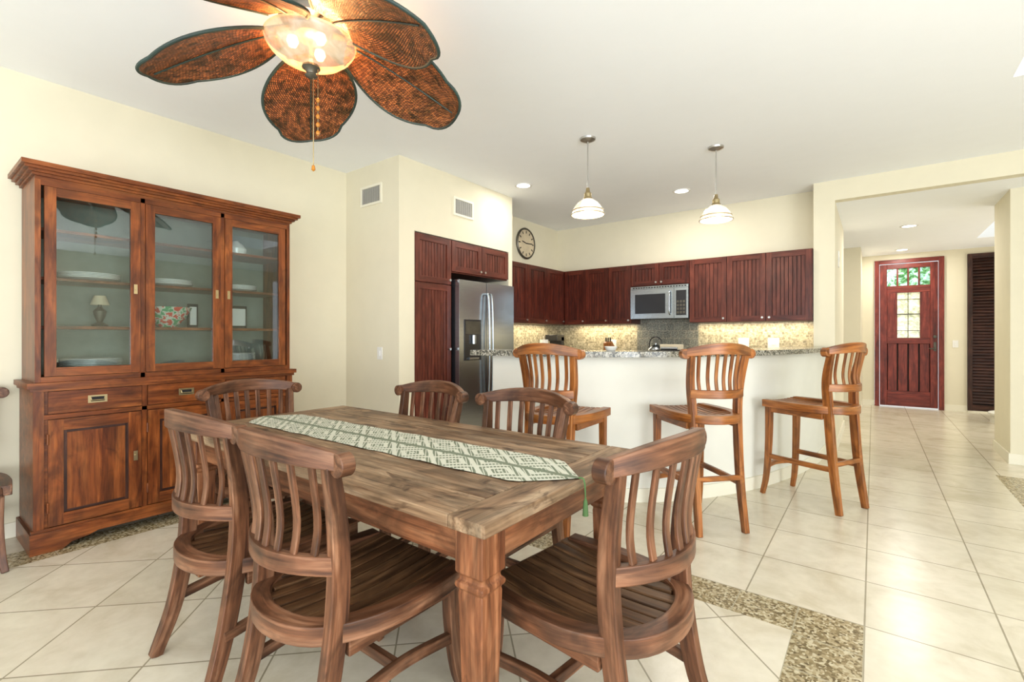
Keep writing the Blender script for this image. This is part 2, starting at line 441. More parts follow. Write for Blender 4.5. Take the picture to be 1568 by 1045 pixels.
b.cyl(mp(.82, 1.02, .02), mp(.82, 1.02, .06), .012, 'bronze'); b.cyl(mp(.82, 1.02, .06), mp(.74, 1.02, .06), .01, 'bronze')
b.lathe([(.0, 0), (.025, 0), (.025, .02), (.0, .02)], mp(.82, 1.22, .03), 'bronze', 16, 'y')
b.obj('door_1', .004)
b = MB(); mp = lambda u, w, d: (u, 10.62-d, w)
b.mbox(mp, 1.212, 1.27, .03, 2.555, 0, .06, 'shut'); b.mbox(mp, 1.69, 1.748, .03, 2.555, 0, .06, 'shut')
b.mbox(mp, 1.27, 1.69, 2.48, 2.555, 0, .05, 'shut'); b.mbox(mp, 1.27, 1.69, .03, .13, 0, .05, 'shut')
for i in range(48):
    z = .15+i*.0486
    b.add([mp(1.27, z, .045), mp(1.69, z, .045), mp(1.69, z+.048, .02), mp(1.27, z+.048, .02),
           mp(1.27, z, .037), mp(1.69, z, .037), mp(1.69, z+.048, .012), mp(1.27, z+.048, .012)],
          [(0, 1, 2, 3), (7, 6, 5, 4), (0, 4, 5, 1), (3, 2, 6, 7), (0, 3, 7, 4), (1, 5, 6, 2)], 'shut')
b.mbox(mp, 1.27, 1.69, .13, 2.48, -.01, .0, 'dark')
b.mbox(mp, 1.212, 1.748, 0, .03, -.05, .05, 'trim')
b.obj('door_2')

# ------------------------------------------------------------------ vents, switches, clock
def vent(name, mp, u0, u1, w0, w1):
    b = MB(); e = .022
    b.mbox(mp, u0, u1, w0, w0+e, 0, .012, 'trim'); b.mbox(mp, u0, u1, w1-e, w1, 0, .012, 'trim')
    b.mbox(mp, u0, u0+e, w0+e, w1-e, 0, .012, 'trim'); b.mbox(mp, u1-e, u1, w0+e, w1-e, 0, .012, 'trim')
    b.mbox(mp, u0+e, u1-e, w0+e, w1-e, 0, .002, 'bronze')
    n = 18
    for i in range(n):
        u = u0+e+(u1-u0-2*e)*(i+.5)/n; b.mbox(mp, u-.0035, u+.0035, w0+e, w1-e, 0, .006, 'louvre')
    b.obj(name)
vent('air_vent', lambda u, w, d: (u, 2.79-d, w), -3.95, -3.63, 2.47, 2.66)
vent('air_vent.001', lambda u, w, d: (-3.39+d, u, w), 3.48, 3.78, 2.46, 2.65)
def plate(name, mp, u, w, hw=.035, hh=.058):
    b = MB(); b.mbox(mp, u-hw, u+hw, w-hh, w+hh, 0, .008, 'white'); b.mbox(mp, u-.012, u+.012, w-.025, w+.025, .008, .013, 'ceramic'); b.obj(name, .002)
plate('light_switch', lambda u, w, d: (u, 2.79-d, w), -3.66, 1.07)
plate('light_switch.001', lambda u, w, d: (u, 10.6-d, w), 1.07, 1.1)
plate('light_switch.002', lambda u, w, d: (u, 6.285-d, w), -2.95, 1.12, .045)  # this and the next two backsplash plates are power outlets
plate('light_switch.003', lambda u, w, d: (u, 6.285-d, w), -1.25, 1.15, .06)
plate('light_switch.004', lambda u, w, d: (u, 6.285-d, w), -.93, 1.15, .06)
plate('wall_door_chime', lambda u, w, d: (-.32+d, u, w), 6.6, 2.11, .06, .09)

b = MB()
b.lathe([(.0, .001), (.215, .001), (.22, .02), (.205, .035), (.195, .03), (.19, .018), (.0, .018)], (-3.9, 5.44, 2.53), 'bronze', 48, 'x', True)
b.lathe([(.0, .02), (.192, .02), (.192, .022), (0, .022)], (-3.9, 5.44, 2.53), 'clockface', 48, 'x', True)
for k in range(12):
    a = math.pi*2*k/12; c, s_ = math.sin(a), math.cos(a)
    b.sweep([(-3.877, 5.44+.14*c, 2.53+.14*s_), (-3.877, 5.44+.178*c, 2.53+.178*s_)], .014, .003, 'dark', (1, 0, 0))
for a, L in ((-1.35, .10), (1.5, .14)):
    b.sweep([(-3.874, 5.44, 2.53), (-3.874, 5.44+L*math.sin(a), 2.53+L*math.cos(a))], .012, .003, 'dark', (1, 0, 0))
b.obj('wall_clock_round')

# ------------------------------------------------------------------ kitchen cabinets
def door(b, mp, u0, u1, w0, w1, mat, knob=None):
    g = .003; u0 += g; u1 -= g; w0 += g; w1 -= g; s_ = .058
    b.mbox(mp, u0, u0+s_, w0, w1, 0, .02, mat); b.mbox(mp, u1-s_, u1, w0, w1, 0, .02, mat)
    b.mbox(mp, u0+s_, u1-s_, w0, w0+s_, 0, .02, mat); b.mbox(mp, u0+s_, u1-s_, w1-s_, w1, 0, .02, mat)
    n = max(2, round((u1-u0-2*s_)/.042)); st = (u1-u0-2*s_)/n
    for i in range(n):
        b.mbox(mp, u0+s_+i*st+.003, u0+s_+(i+1)*st-.003, w0+s_, w1-s_, 0, .010, mat)
    b.mbox(mp, u0+s_, u1-s_, w0+s_, w1-s_, 0, .002, 'dark')
    if knob:
        ku, kw = knob; p = mp(ku, kw, .02); q = mp(ku, kw, .045)
        b.cyl(p, q, .006, 'chrome', 10, .013)

b = MB(); X0 = -3.41; mp = lambda u, w, d: (X0+d, u, w)
b.box(-4.13, X0, 2.975, 3.455, .0, 2.205, 'cherry')
b.box(-4.13, X0, 3.455, 4.395, 1.875, 2.205, 'cherry')
door(b, mp, 2.975, 3.455, 1.745, 2.20, 'cherryL', (3.42, 1.79)); door(b, mp, 2.975, 3.455, .08, 1.74, 'cherryL', (3.42, 1.1))
door(b, mp, 3.46, 3.925, 1.885, 2.20, 'cherryL', (3.89, 1.92)); door(b, mp, 3.925, 4.395, 1.885, 2.20, 'cherryL', (3.96, 1.92))
b.obj('pantry_cabinet', .0015)
b = MB(); xf = -3.30
b.box(-4.05, xf-.06, 3.475, 4.38, .0, 1.80, 'black')
b.box(xf-.055, xf, 3.475, 3.895, .10, 1.80, 'steel'); b.box(xf-.055, xf, 3.905, 4.38, .10, 1.80, 'steel')
b.box(xf-.05, xf-.01, 3.475, 4.38, .02, .09, 'black')
for y in (3.875, 3.93):
    b.sweep(cat([(xf, y, .55), (xf+.05, y, .60), (xf+.065, y, 1.1), (xf+.05, y, 1.62), (xf, y, 1.68)], 6), .022, .022, 'steel', (0, 1, 0), 10)
b.box(xf, xf+.006, 3.545, 3.80, .98, 1.40, 'black')
b.box(xf+.006, xf+.010, 3.56, 3.785, 1.25, 1.385, 'bronze')
b.box(xf+.006, xf+.03, 3.60, 3.745, .99, 1.01, 'steel')
b.cyl((xf+.02, 3.67, 1.24), (xf+.02, 3.67, 1.15), .025, 'steel', 12)
b.obj('refrigerator', .006)

b = MB(); mp = lambda u, w, d: (-3.59+d, u, w)
b.box(-3.895, -3.59, 4.475, 6.295, 1.395, 2.17, 'cherry')
for i in range(3):
    u0 = 4.60+i*.45; door(b, mp, u0, u0+.45, 1.40, 2.165, 'cherry', (u0+.41, 1.44))
mp = lambda u, w, d: (u, 5.99-d, w)
b.box(-3.59, -2.556, 5.99, 6.295, 1.395, 2.17, 'cherry')
b.box(-2.556, -1.80, 5.99, 6.295, 1.88, 2.17, 'cherry')
b.box(-1.80, -.515, 5.99, 6.295, 1.395, 2.17, 'cherry')
for u0, u1, kn in [(-3.57, -3.235, 1), (-3.235, -2.88, 0), (-2.88, -2.556, 1)]:
    door(b, mp, u0, u1, 1.40, 2.165, 'cherry', (u1-.03, 1.44))
for u0, u1, k in [(-2.556, -2.178, 1), (-2.178, -1.80, 0)]:
    door(b, mp, u0, u1, 1.885, 2.165, 'cherry', (u1-.035 if k else u0+.035, 1.92))
for u0, u1, k in [(-1.80, -1.37, 1), (-1.37, -.96, 1), (-.96, -.52, 0)]:
    door(b, mp, u0, u1, 1.40, 2.165, 'cherryL', (u1-.035 if k else u0+.035, 1.44))
b.obj('upper_cabinets', .0015)
b = MB()
b.box(-3.895, -.56, 5.70, 6.285, .1, .87, 'cherry'); b.box(-3.895, -.56, 5.76, 6.285, .0, .1, 'dark')
b.box(-3.885, -.53, 5.66, 6.285, .87, .91, 'granite')
mp = lambda u, w, d: (u, 5.70-d, w)
for i in range(6):
    u0 = -3.25+i*.445; door(b, mp, u0, u0+.445, .12, .85, 'cherry', (u0+.4, .8))
b.obj('base_cabinets', .002)
b = MB()
b.box(-3.895, -3.30, 4.48, 5.655, .1, .87, 'cherry'); b.box(-3.895, -3.36, 4.48, 5.655, 0, .1, 'dark'); b.box(-3.885, -3.27, 4.48, 5.658, .87, .91, 'granite')
mp = lambda u, w, d: (-3.30+d, u, w)
for i in range(2): door(b, mp, 4.5+i*.56, 5.05+i*.56, .12, .85, 'cherry', (4.98+i*.56, .8))
b.obj('base_cabinets.001', .002)
b = MB()
b.box(-3.885, -2.60, 6.287, 6.299, .912, 1.393, 'splash'); b.box(-1.78, -.515, 6.287, 6.299, .912, 1.393, 'splash')
b.box(-2.60, -1.78, 6.287, 6.299, .912, 1.87, 'splash2'); b.box(-3.899, -3.887, 4.48, 6.287, .912, 1.393, 'splash')
b.obj('trim_backsplash')
b = MB(); mp = lambda u, w, d: (u, 5.97-d, w)
b.mbox(mp, -2.552, -1.806, 1.45, 1.872, -.31, .0, 'black')
b.mbox(mp, -2.552, -1.985, 1.455, 1.835, 0, .02, 'steel'); b.mbox(mp, -1.98, -1.806, 1.455, 1.835, 0, .02, 'steel')
b.mbox(mp, -2.552, -1.806, 1.838, 1.872, 0, .018, 'steel')
for i in range(20): b.mbox(mp, -2.52+i*.035, -2.495+i*.035, 1.848, 1.862, .018, .02, 'black')
b.mbox(mp, -2.49, -2.09, 1.52, 1.77, .02, .023, 'black')
b.mbox(mp, -1.955, -1.83, 1.49, 1.80, .02, .023, 'black')
for i in range(4):
    for j in range(3): b.mbox(mp, -1.945+j*.037, -1.918+j*.037, 1.51+i*.045, 1.54+i*.045, .023, .025, 'bronze')
b.sweep(cat([mp(-2.03, 1.50, .02), mp(-2.03, 1.53, .05), mp(-2.03, 1.65, .055), mp(-2.03, 1.77, .05), mp(-2.03, 1.80, .02)], 5), .02, .02, 'steel', (1, 0, 0), 8)
b.obj('microwave', .003)

b = MB()
b.box(-3.76, -3.56, 5.74, 5.94, .911, .94, 'black'); b.box(-3.76, -3.56, 5.86, 5.94, .94, 1.22, 'black'); b.box(-3.76, -3.56, 5.74, 5.94, 1.16, 1.25, 'black')
b.lathe([(.055, 0), (.07, .03), (.07, .1), (.05, .14)], (-3.66, 5.80, .945), 'glass', 20)
b.obj('coffee_maker', .006)
b = MB(); b.lathe([(.075, 0), (.075, .012), (.012, .014)], (-3.62, 5.50, .911), 'chrome', 24, shell=False)
b.lathe([(.02, .016), (.058, .016), (.058, .27), (.02, .27)], (-3.62, 5.50, .911), 'white', 24); b.lathe([(.008, .27), (.008, .30), (.014, .31), (.004, .32)], (-3.62, 5.50, .911), 'chrome', 12)
b.obj('paper_towel_roll')
b = MB(); b.prism([(0, 0), (.14, 0), (.14, .18), (.05, .25), (0, .22)], lambda u, w, d: (-2.98+d, 6.02+u*.9, .911+w), 0, .11, 'stool')
for i in range(3): b.box(-2.965+i*.032, -2.95+i*.032, 6.05, 6.07, 1.13, 1.21, 'black')
b.obj('knife_block', .003)
b = MB(); b.box(-2.42, -1.95, 6.0, 6.2, .911, .93, 'black')
b.lathe([(.09, 0), (.11, .06), (.10, .13), (.05, .18), (.02, .19), (.02, .21), (.0, .215)], (-2.25, 6.05, .93), 'steel', 24)
b.sweep(cat([(-2.34, 6.05, 1.08), (-2.32, 6.05, 1.18), (-2.25, 6.05, 1.22), (-2.18, 6.05, 1.18), (-2.16, 6.05, 1.08)], 5), .014, .014, 'black', (0, 1, 0), 8)
b.obj('stove_kettle')

# ------------------------------------------------------------------ breakfast bar (curved)
bp = cat([(-2.45, 2.97, 0), (-1.85, 3.10, 0), (-1.25, 3.50, 0), (-.82, 4.12, 0), (-.56, 4.85, 0), (-.45, 5.40, 0), (-.42, 5.64, 0)], 10)
def off(path, d, z):
    out = []
    for i, p in enumerate(path):
        t = (path[min(i+1, len(path)-1)]-path[max(i-1, 0)]).normalized(); n = V((t.y, -t.x, 0))
        q = p+n*d; q.z = z; out.append(q)
    return out
b = MB()
bq = [p.copy() for p in bp]+[V((-.405, 5.99, 0))]
b.sweep(off(bq, -.06, .537), .12, 1.074, 'bar')
b.sweep(off(bq, .008, .05), .016, .10, 'trim')
top = [p.copy() for p in bq]; top[0] = V((-2.62, 2.94, 0))
b.sweep(off(top, -.13, 1.096), .40, .042, 'granite')
b.obj('breakfast_bar', .006)
b = MB()
b.lathe([(.02, 0), (.035, .0), (.05, .03), (.048, .032), (.03, .006), (.0, .004)], (-1.62, 3.40, 1.118), 'ceramic', 20, shell=True)
b.obj('small_dish')
b = MB(); b.box(-1.36, -1.16, 3.66, 3.78, 1.118, 1.124, 'black'); b.box(-1.35, -1.18, 3.72, 3.77, 1.124, 1.165, 'clockface'); b.cyl((-1.33, 3.685, 1.135), (-1.2, 3.685, 1.135), .011, 'steel', 10)
b.obj('napkin_tray', .002)

# ------------------------------------------------------------------ seats
def chair_mesh(name, sz, zc, hw, pt, ps, wood_, seatm, stool=False):
    b = MB(); yb = -.25; bow = .085
    k = ps/.215
    P = []; W = []; H = []
    for i in range(17):
        s_ = -1+i/8; P.append((hw*s_, yb-bow*(1-s_*s_), zc+.028*(1-s_*s_))); W.append(.028); H.append(.046+.024*(1-abs(s_)**2.5))
    b.sweep(P, W, H, wood_)
    for sg in (-1, 1):
        b.cyl((hw*sg, yb-.020, zc-.006), (hw*sg, yb+.022, zc-.006), .032, wood_, 18)
    zl = sz+(.13 if stool else .165)
    for sg in (-1, 1):
        if stool: path = cat([(sg*(ps-.005), -.30, 0), (sg*(ps-.012), -.255, sz*.45), (sg*(ps-.008), -.225, sz), (sg*(ps+(pt-ps)*.35), -.225, zl+.06), (sg*pt, -.262, zc-.01)], 6)
        else: path = cat([(sg*(ps+.015), -.33, 0), (sg*(ps+.0), -.265, sz*.45), (sg*ps, -.225, sz), (sg*(ps+(pt-ps)*.35), -.225, zl+.06), (sg*pt, -.262, zc-.01)], 6)
        n = len(path); b.sweep(path, [.034]*n, [.040+.018*math.sin(math.pi*i/(n-1)) for i in range(n)], wood_, (0, 1, 0))
    def lowy(s_): return -.235-.085*(1-s_*s_)
    P = [((ps+.012)*(-1+i/6), lowy(-1+i/6), zl) for i in range(13)]
    b.sweep(P, .028, .052, wood_)
    ns = 7
    for i in range(ns):
        s_ = -1+2*(i+.9)/(ns+.8)
        x0, y0 = (ps+.01)*s_, lowy(s_); x1, y1 = pt*1.08*s_*.98, yb-bow*(1-(s_*.92)**2)
        path = cat([(x0, y0, zl), ((x0*.6+x1*.4), y0*.55+y1*.45+.018, zl*.6+zc*.4), (x1, y1, zc+.01)], 5)
        b.sweep(path, .027 if not stool else .022, .012, wood_, (0, 1, 0))
    r = [(-.245*k, .235, 0), (-.262*k, .06, 0), (-.245*k, -.12, 0), (-.16*k, -.255, 0), (0, -.30, 0), (.16*k, -.255, 0), (.245*k, -.12, 0), (.262*k, .06, 0), (.245*k, .235, 0)]
    rp = cat(r, 5)
    b.sweep([(p.x, p.y, sz-.028) for p in rp], .055, .054, wood_)
    b.sweep([(-.235*k, .225, sz-.035), (-.1*k, .238, sz-.045), (.1*k, .238, sz-.045), (.235*k, .225, sz-.035)], .04, .05, wood_)
    n = 9; wt = .235*k
    for i in range(n):
        x = -wt+2*wt*(i+.5)/n
        e = math.sqrt(max(0, 1-(x/(.275*k))**2)); yr = -.29*e+.01
        pth = [(x, yr+(.245-yr)*j/6, sz-.012-.016*math.sin(math.pi*j/6)-.010*(1-(x/wt)**2)) for j in range(7)]
        b.sweep(pth, 2*wt/n-.006, .016, seatm)
    for sg in (-1, 1):
        path = cat([(sg*.222*k, .205, sz-.03), (sg*.222*k, .21, sz*.55), (sg*.232*k, .225, sz*.2), (sg*.245*k, .25, 0)], 5)
        n = len(path); b.sweep(path, [.046-.016*i/(n-1) for i in range(n)], [.046-.016*i/(n-1) for i in range(n)], wood_, (0, 1, 0))
        zs = .20 if not stool else .30
        b.sweep(cat([(sg*.225*k, .22, zs), (sg*.222*k, -.02, zs-(.0 if stool else -.025)), (sg*(ps+.008 if not stool else ps-.01), -.275, zs)], 5), .024, .036, wood_)
        b.sweep([(sg*.228*k, .21, sz-.075), (sg*.228*k, -.20, sz-.075)], .022, .045, wood_)
    if stool:
        b.sweep(cat([(-.225*k, .225, .22), (0, .265, .22), (.225*k, .225, .22)], 6), .03, .035, wood_)
        b.sweep([(-ps, -.27, .34), (ps, -.27, .34)], .022, .032, wood_)
        b.sweep([(-.2*k, .21, sz-.08), (.2*k, .21, sz-.08)], .022, .05, wood_)
    else:
        b.sweep([(-.222*k, -.02, .222), (.222*k, -.02, .222)], .024, .034, wood_)
    return b
cm = chair_mesh('dining_chair', .45, .903, .270, .235, .205, 'chair', 'seat')
cme = cm.mesh('dining_chair')
for i, (x, y, a) in enumerate([(-1.365, .965, 0), (-1.99, .965, 2), (-.74, 1.37, 83), (-1.38, 1.66, 180), (-2.06, 1.66, 178), (-2.74, 1.345, -90), (-3.845, .145, -90)]):
    o = cm.obj('dining_chair' if i == 0 else 'dining_chair.%03d' % i, .004, (x, y, 0), math.radians(a), me=cme)
sm = chair_mesh('bar_stool', .74, 1.125, .225, .188, .165, 'stool', 'stool', True)
sme = sm.mesh('bar_stool')
for i, (x, y, a) in enumerate([(-1.65, 2.785, 2), (-.965, 3.33, 48), (-.385, 4.22, 64)]):
    sm.obj('bar_stool' if i == 0 else 'bar_stool.%03d' % i, .004, (x, y, 0), math.radians(a), me=sme)

# ------------------------------------------------------------------ dining table
b = MB(); x0, x1, y0, y1 = -2.86, -.765, .895, 1.88
pw = [.16, .195, .205, .225, .2]; yy = y0+.0
for i, w_ in enumerate(pw):
    b.box(x0+.13, x1-.13, yy+.0006, yy+w_-.0006, .724, .76, 'table'); yy += w_
b.box(x0, x0+.129, y0, y1, .724, .76, 'table'); b.box(x1-.129, x1, y0, y1, .724, .76, 'table')
ins = .05; lw = .10
ax0, ax1, ay0, ay1 = x0+ins, x1-ins, y0+ins, y1-ins
b.box(ax0+lw, ax1-lw, ay0+.02, ay0+.045, .605, .724, 'tleg'); b.box(ax0+lw, ax1-lw, ay1-.045, ay1-.02, .605, .724, 'tleg')
b.box(ax0+.02, ax0+.045, ay0+lw, ay1-lw, .605, .724, 'tleg'); b.box(ax1-.045, ax1-.02, ay0+lw, ay1-lw, .605, .724, 'tleg')
for cx in (ax0+lw/2, ax1-lw/2):
    for cy in (ay0+lw/2, ay1-lw/2):
        pts = [(.724, .10), (.585, .10), (.578, .082), (.566, .082), (.558, .102), (.545, .102), (.537, .084), (.525, .088), (.0, .062)]
        vs = []; fs = []
        for z, w_ in pts:
            h_ = w_/2; vs += [(cx-h_, cy-h_, z), (cx+h_, cy-h_, z), (cx+h_, cy+h_, z), (cx-h_, cy+h_, z)]
        for i in range(len(pts)-1):
            for j in range(4): fs.append((i*4+j, i*4+(j+1) % 4, i*4+4+(j+1) % 4, i*4+4+j))
        fs.append((3, 2, 1, 0)); e = 4*(len(pts)-1); fs.append((e, e+1, e+2, e+3))
        b.add(vs, fs, 'tleg')
b.obj('dining_table', .004)
b = MB()
cx, cy = -1.80, 1.36
n = 60; rows = []
for i in range(n+1):
    x = -1.03+2.06*i/n
    if x > .88: hh = .158*max(.02, 1-(x-.88)/.155)
    elif x < -.90: hh = .158*max(.02, 1-(-.90-x)/.14)
    else: hh = .158+.003*math.sin(x*23)
    rows.append([(x, hh*(-1+2*j/10), .7625+.0012*(1+math.sin(x*31+j*1.1)*.9)) for j in range(11)])
vs = [p for r in rows for p in r]; fs = [(i*11+j, i*11+j+1, i*11+12+j, i*11+11+j) for i in range(n) for j in range(10)]
b.add(vs, fs, 'runner')
b.sweep(cat([(1.03, 0, .764), (1.045, 0, .764), (1.052, .0, .745), (1.054, .0, .70)], 4), .006, .006, 'tassel', (0, 1, 0), 6)
b.lathe([(.004, .0), (.007, -.01), (.010, -.055), (.006, -.056)], (1.054, 0, .70), 'tassel', 10)
b.obj('table_runner', 0, (cx, cy, 0), math.radians(1.0))

# ------------------------------------------------------------------ china hutch
b = MB(); K = 'hutch'
xb = -4.18; xl = -3.74; xu = -3.78; ya, yc = .50, 1.99
b.box(xb, xl-.022, ya, yc, .10, .93, K)
b.box(xb, xl+.02, ya-.025, yc+.025, .935, .965, K); b.box(xb, xl+.008, ya-.012, yc+.012, .915, .935, K)
mp = lambda u, w, d: (xl+d, u, w)
pl = [(ya-.015, 0), (ya+.12, 0), (ya+.16, .03), (ya+.24, .045), (ya+.28, .06), (yc-.28, .06), (yc-.24, .045), (yc-.16, .03), (yc-.12, 0), (yc+.015, 0), (yc+.015, .12), (ya-.015, .12)]
b.prism(pl, mp, -.02, .012, K)
b.box(xb, xl-.02, ya-.015, ya+.01, 0, .12, K); b.box(xb, xl-.02, yc-.01, yc+.015, 0, .12, K)
b.mbox(mp, ya-.01, yc+.01, .12, .135, -.02, .006, K)
for u0, u1 in ((ya, ya+.045), (yc-.045, yc)): b.mbox(mp, u0, u1, .135, .915, -.022, 0, K)
W3 = (yc-ya-.09)/3
for i in (1, 2): b.mbox(mp, ya+.045+W3*i-.014, ya+.045+W3*i+.014, .135, .915, -.022, 0, K)
b.mbox(mp, ya+.045, yc-.045, .755, .78, -.022, 0, K)
for i in range(3):
    u0 = ya+.045+W3*i+.017; u1 = ya+.045+W3*(i+1)-.017
    b.mbox(mp, u0, u1, .785, .912, -.022, .006, K)
    uc = (u0+u1)/2
    b.mbox(mp, uc-.045, uc+.045, .83, .875, .006, .009, 'brass'); b.mbox(mp, uc-.032, uc+.032, .838, .866, .009, .010, 'dark')
    b.sweep([mp(uc-.032, .862, .012), mp(uc-.03, .846, .016), mp(uc+.03, .846, .016), mp(uc+.032, .862, .012)], .006, .006, 'brass', (1, 0, 0), 8)
    s_ = .065; w0, w1 = .14, .75
    b.mbox(mp, u0, u0+s_, w0, w1, -.02, .004, K); b.mbox(mp, u1-s_, u1, w0, w1, -.02, .004, K)
    b.mbox(mp, u0+s_, u1-s_, w0, w0+s_, -.02, .004, K); b.mbox(mp, u0+s_, u1-s_, w1-s_, w1, -.02, .004, K)
    a0, a1, c0, c1 = u0+s_, u1-s_, w0+s_, w1-s_
    m = .016
    for (q0, q1, r0, r1) in ((a0, a0+m, c0, c1), (a1-m, a1, c0, c1), (a0+m, a1-m, c0, c0+m), (a0+m, a1-m, c1-m, c1)):
        b.mbox(mp, q0, q1, r0, r1, -.02, -.010, 'shut')
    b.mbox(mp, a0+m, a1-m, c0+m, c1-m, -.022, -.004, K)
    ku = u1-.03 if i < 2 else u0+.03
    b.mbox(mp, ku-.01, ku+.01, .44, .50, .004, .007, 'brass'); b.cyl(mp(ku, .475, .007), mp(ku, .475, .016), .006, 'brass', 10)
    hu = u0 if i < 2 else u1
    for hz in (.25, .64): b.cyl(mp(hu-.002, hz-.03, .004), mp(hu-.002, hz+.03, .004), .006, K, 8)
z0, z1 = .965, 2.12
b.box(xb, xu, ya+.01, ya+.03, z0, z1, K); b.box(xb, xu, yc-.03, yc-.01, z0, z1, K)
b.box(xb, xb+.015, ya+.03, yc-.03, z0, z1, 'hutch_in')
b.box(xb+.015, xu, ya+.03, yc-.03, z0, z0+.02, K); b.box(xb+.015, xu, ya+.03, yc-.03, z1-.02, z1, K)
mp = lambda u, w, d: (xu+d, u, w)
b.mbox(mp, ya+.01, ya+.035, z0, z1, 0, .02, K); b.mbox(mp, yc-.035, yc-.01, z0, z1, 0, .02, K)
W3 = (yc-ya-.07)/3
for i in (1, 2): b.mbox(mp, ya+.035+W3*i-.012, ya+.035+W3*i+.012, z0, z1, -.02, .02, K)
b.mbox(mp, ya+.035, yc-.035, z0, z0+.030, 0, .02, K); b.mbox(mp, ya+.035, yc-.035, z1-.03, z1, 0, .02, K)
for zs in (1.29, 1.575, 1.86): b.box(xb+.015, xu-.05, ya+.031, yc-.031, zs-.018, zs, K)
for i in range(3):
    u0 = ya+.035+W3*i+.014; u1 = ya+.035+W3*(i+1)-.014; w0, w1 = z0+.033, z1-.033; s_ = .050
    b.mbox(mp, u0, u0+s_, w0, w1, .002, .026, K); b.mbox(mp, u1-s_, u1, w0, w1, .002, .026, K)
    b.mbox(mp, u0+s_, u1-s_, w0, w0+s_, .002, .026, K); b.mbox(mp, u0+s_, u1-s_, w1-s_, w1, .002, .026, K)
    b.mbox(mp, u0+s_, u1-s_, w0+s_, w1-s_, .010, .014, 'glass')
    ku = u1-.025 if i < 2 else u0+.025
    b.mbox(mp, ku-.009, ku+.009, 1.50, 1.56, .026, .029, 'brass'); b.cyl(mp(ku, 1.53, .029), mp(ku, 1.53, .038), .006, 'brass', 10)
for i, (o, h0, h1) in enumerate([(.0, 2.12, 2.14), (.012, 2.14, 2.155), (.028, 2.155, 2.17), (.045, 2.17, 2.185), (.06, 2.185, 2.21)]):
    b.box(xb, xu+.02+o, ya+.01-o, yc-.01+o, h0, h1, K)
b.obj('china_hutch', .0025)
def plates(name, y, z, n, r=.12, x=-3.98):
    b = MB()
    for i in range(n):
        b.lathe([(0, 0), (r*.6, 0), (r, .018), (r, .021), (r*.6, .005), (0, .005)], (x, y, z+i*.009+.001), 'ceramic', 28, shell=True)
    b.obj(name)
plates('plate_stack', .79, 1.575, 4, .155); plates('plate_stack.001', 1.22, 1.575, 4, .14); plates('plate_stack.002', 1.68, 1.575, 4, .13)
plates('plate_stack.003', .80, .985, 10, .155); plates('plate_stack.004', 1.66, .985, 11, .14)
b = MB(); b.lathe([(.05, 0), (.06, .01), (.11, .07), (.145, .14), (.138, .14), (.10, .07), (.04, .015), (0, .012)], (-3.95, 1.20, 1.291), 'floral', 32, shell=True); b.obj('painted_serving_bowl')
b = MB(); b.lathe([(.05, 0), (.07, .01), (.075, .05), (.05, .085), (.028, .10), (.02, .11), (0, .112)], (-3.97, 1.66, 1.861), 'ceramic', 24, shell=True); b.obj('covered_dish')
for k, (ya_, yb_) in enumerate(((1.56, 1.78), (1.36, 1.43))):
    b = MB()
    mpf = lambda u, w, d: (-4.06+d-w*.12, u, 1.291+w)
    b.mbox(mpf, ya_, yb_, .0, .18, 0, .012, 'black'); b.mbox(mpf, ya_+.014, yb_-.014, .022, .158, .012, .014, 'white'); b.mbox(mpf, ya_+.026, yb_-.026, .05, .13, .014, .016, 'bronze')
    b.obj('framed_picture' if k == 0 else 'framed_picture.001')
b = MB(); b.lathe([(.04, 0), (.045, .01), (.015, .03), (.03, .07), (.035, .10), (.01, .13), (.01, .15)], (-3.98, .84, 1.291), 'bronze', 16)
b.lathe([(.05, .14), (.03, .20), (.028, .20), (.048, .14)], (-3.98, .84, 1.291), 'clockface', 16, shell=True); b.obj('small_lamp_figurine')

# ------------------------------------------------------------------ ceiling fan
FX, FY = -1.972, 1.135; ZR = 2.575
b = MB()
b.lathe([(.0, CZ-.001), (.075, CZ-.001), (.07, CZ-.05), (.03, CZ-.075), (.018, CZ-.08), (.018, 2.74), (.03, 2.735), (.11, 2.72), (.135, 2.69), (.135, 2.63), (.12, 2.60), (.07, 2.585), (.07, 2.545), (.045, 2.53), (0, 2.53)], (FX, FY, 0), 'bronze', 40, shell=True)
pr = [(.184, 2.520), (.190, 2.525), (.186, 2.51), (.170, 2.485), (.135, 2.455), (.085, 2.432), (.03, 2.420), (.0, 2.420)]
b.lathe(pr, (FX, FY, 0), 'bowl', 48, shell=True)
b.lathe([(.0, 2.422), (.035, 2.420), (.038, 2.41), (.024, 2.40), (.018, 2.385), (.026, 2.378), (.02, 2.37), (0, 2.362)], (FX, FY, 0), 'bronze', 20, shell=True)
b.cyl((FX, FY, 2.54), (FX, FY, 2.40), .008, 'bronze')
for a in (0, 2.1, 4.2):
    b.lathe([(0, 0), (.02, -.01), (.025, -.03), (.015, -.05), (0, -.055)], (FX+.075*math.cos(a), FY+.075*math.sin(a), 2.54), 'bulb', 12, shell=True)
rr = V((.7965, .6046, 0))
p = V((FX, FY, 0))+rr*.01
b.cyl((p.x, p.y, 2.37), (p.x, p.y, 1.985), .0022, 'brass', 6)
b.lathe([(0, 0), (.006, -.004), (.009, -.022), (.0, -.03)], (p.x, p.y, 1.985), 'amber', 12, shell=True)
p = V((FX, FY, 0))+rr*.03
b.cyl((p.x, p.y, 2.42), (p.x, p.y, 2.11), .0018, 'brass', 6)
for i in range(5): b.lathe([(0, .012), (.007, .006), (.009, 0), (.007, -.008), (0, -.013)], (p.x, p.y, 2.27-i*.036), 'amber', 10, shell=True)
